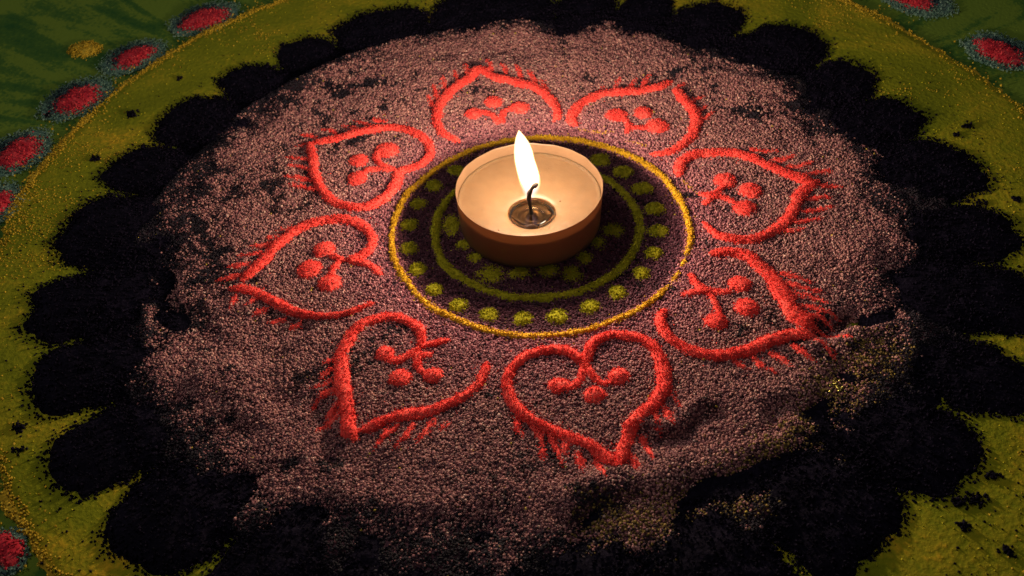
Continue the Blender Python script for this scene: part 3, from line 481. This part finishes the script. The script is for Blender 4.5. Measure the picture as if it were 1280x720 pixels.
zz = [(-2.0,-1,4.6),(-2.3,-.35,7.5),(-2.6,-.4,10.2),(-2.35,-.5,12.2),(-1.8,-.6,13.6),(-1.2,-.65,14.5),(-0.6,-.65,14.8),(-0.3,-.65,14.5)]
P = np.array(zz); mb = MB()
k = 40; tt = np.linspace(0, 1, k); ctl = np.linspace(0, 1, len(zz)); Q = np.stack([np.interp(tt, ctl, P[:, i]) for i in range(3)], 1)
T = np.gradient(Q, axis=0); T /= np.linalg.norm(T, axis=1)[:, None]; A = np.cross(T, (0, 1.0, 0)); A /= np.linalg.norm(A, axis=1)[:, None]; B = np.cross(T, A)
th = np.linspace(0, 2*PI, 14, endpoint=False); R = np.interp(tt, [0, .3, .6, .85, .97, 1], [.5, .55, .5, .55, .45, .05])*(1+0.5*fbm(tt*9, tt*0, 1, 2))
V = Q[None]+R[None, :, None]*(np.cos(th)[:, None, None]*A[None]+np.sin(th)[:, None, None]*B[None])
mb.grid(V[..., 0], V[..., 1], V[..., 2], True); mb.build('wick', WICK, candle, KO, True)
# small dark bubble-like bead at the edge of the melted pool
mb = MB(); blob(mb, WX-0.6, WY-5.6, 0.1, 2.0, 1.0, 0.75, lambda x, y: 6.1+0*x, rings=7, seg=40, rough=0.15, nz=0.3, dens=0, prof=2.2, nsc=2); mb.build('dark_bead', surf('dark_gloss', (0.03,0.015,0.01), 0.15), candle, KO, True)
mb = MB(); n = 40; a = rng.uniform(0, 2*PI, n); r = 7+11*np.sqrt(rng.random(n)); x = KX+r*np.cos(a); y = KY+r*np.sin(a); mb.grain(np.c_[x, y, 6.55+(r-7)*0.12], 0.08, 0.22)
o = mb.build('wax_specks', surf('brown_speck', (0.10,0.05,0.02), 0.5), candle, KO); o['kind'] = 'stuff'

# flame: glowing gas, hollow dark-blue at its foot; the light it gives comes from inside it
FL = [(7.6,-2.5,0.7),(9.5,-2.3,1.6),(11.3,-1.95,2.3),(13.5,-1.95,2.75),(15.4,-2.15,2.85),(18,-2.6,2.8),(21,-3.15,2.6),(23.5,-3.35,2.45),(26,-3.6,1.95),(28,-3.9,1.25),(30.2,-4.2,0.12)]
def flame_material():
    m, nt, out = nodes('flame'); L = nt.links.new
    tc = N(nt, 'ShaderNodeTexCoord'); sp = N(nt, 'ShaderNodeSeparateXYZ'); L(tc.outputs['Object'], sp.inputs[0])
    z0, z1 = 7.6, 30.2
    def mr(sock, a, b, c, d):
        n = N(nt, 'ShaderNodeMapRange'); n.inputs[1].default_value = a; n.inputs[2].default_value = b; n.inputs[3].default_value = c; n.inputs[4].default_value = d; L(sock, n.inputs[0]); return n.outputs[0]
    def mt(op, a, b=None):
        n = N(nt, 'ShaderNodeMath', operation=op)
        for i, v in enumerate((a, b)):
            if v is None: continue
            if isinstance(v, (int, float)): n.inputs[i].default_value = v
            else: L(v, n.inputs[i])
        return n.outputs[0]
    t = mr(sp.outputs['Z'], (z0-KO[2])*S, (z1-KO[2])*S, 0, 1)
    rp = ramp(nt, [((z-z0)/(z1-z0), ((x+6)/8, w/4, 0)) for z, x, w in FL]); L(t, rp.inputs[0])
    sc = N(nt, 'ShaderNodeSeparateColor'); L(rp.outputs[0], sc.inputs[0])
    cx = mt('MULTIPLY_ADD', sc.outputs[0], 8*S); cx.node.inputs[2].default_value = (-6-KX)*S
    w = mt('MULTIPLY', sc.outputs[1], 4*S)
    dx = mt('SUBTRACT', sp.outputs['X'], cx); dy = mt('SUBTRACT', sp.outputs['Y'], (1.8-KY)*S)
    r = mt('DIVIDE', mt('SQRT', mt('ADD', mt('MULTIPLY', dx, dx), mt('MULTIPLY', dy, dy))), w)
    core = mr(r, 1.0, 0.55, 0, 1)
    zi = ramp(nt, [(0.0, (0.004,)*3), (0.10, (0.012,)*3), (0.22, (0.12,)*3), (0.34, (0.8,)*3), (0.6, (1,)*3), (1, (1,)*3)]); L(t, zi.inputs[0])
    s = mt('MULTIPLY', mt('MULTIPLY', core, zi.outputs[0]), 5200.0)
    col = ramp(nt, [(0.0, (0.25,0.2,1.0)), (0.12, (0.55,0.4,0.9)), (0.26, (1.0,0.62,0.25)), (0.5, (1.0,0.72,0.36)), (1, (1.0,0.66,0.28))]); L(t, col.inputs[0])
    e = N(nt, 'ShaderNodeEmission'); L(col.outputs[0], e.inputs[0]); L(s, e.inputs[1]); L(e.outputs[0], out.inputs['Volume']); return m
mb = MB(); k = 40; z = np.linspace(7.6, 30.2, k); cx = np.interp(z, [f[0] for f in FL], [f[1] for f in FL]); w = np.interp(z, [f[0] for f in FL], [f[2] for f in FL])*1.04
th = np.linspace(0, 2*PI, 32, endpoint=False)[:, None]; mb.grid(cx[None]+w*np.cos(th), 1.8+w*np.sin(th), z[None]+0*th, True)
b0 = mb.n; mb.add([(cx[0], 1.8, 7.5), (cx[-1], 1.8, 30.35)], None, None)
i = np.arange(32); j = (i+1) % 32
mb.t.append(np.stack([j*k, i*k, np.full(32, b0)], 1)); mb.t.append(np.stack([i*k+k-1, j*k+k-1, np.full(32, b0+1)], 1))
fo = mb.build('flame', flame_material(), candle, KO, True)
ld = bpy.data.lights.new('flame_light', 'POINT'); ld.energy = FLAME_POWER; ld.color = FLAME_COLOR; ld.shadow_soft_size = 0.0026; ld.use_nodes = True
nt = ld.node_tree; em = nt.nodes['Emission']; lf = nt.nodes.new('ShaderNodeLightFalloff'); lf.inputs['Strength'].default_value = 1.0; nt.links.new(lf.outputs['Linear'], em.inputs['Strength'])
lo = bpy.data.objects.new('flame_light', ld); C.objects.link(lo); lo.parent = candle; lo.location = Vector((-2.9-KO[0], 1.8-KO[1], 22.5-KO[2]))*S
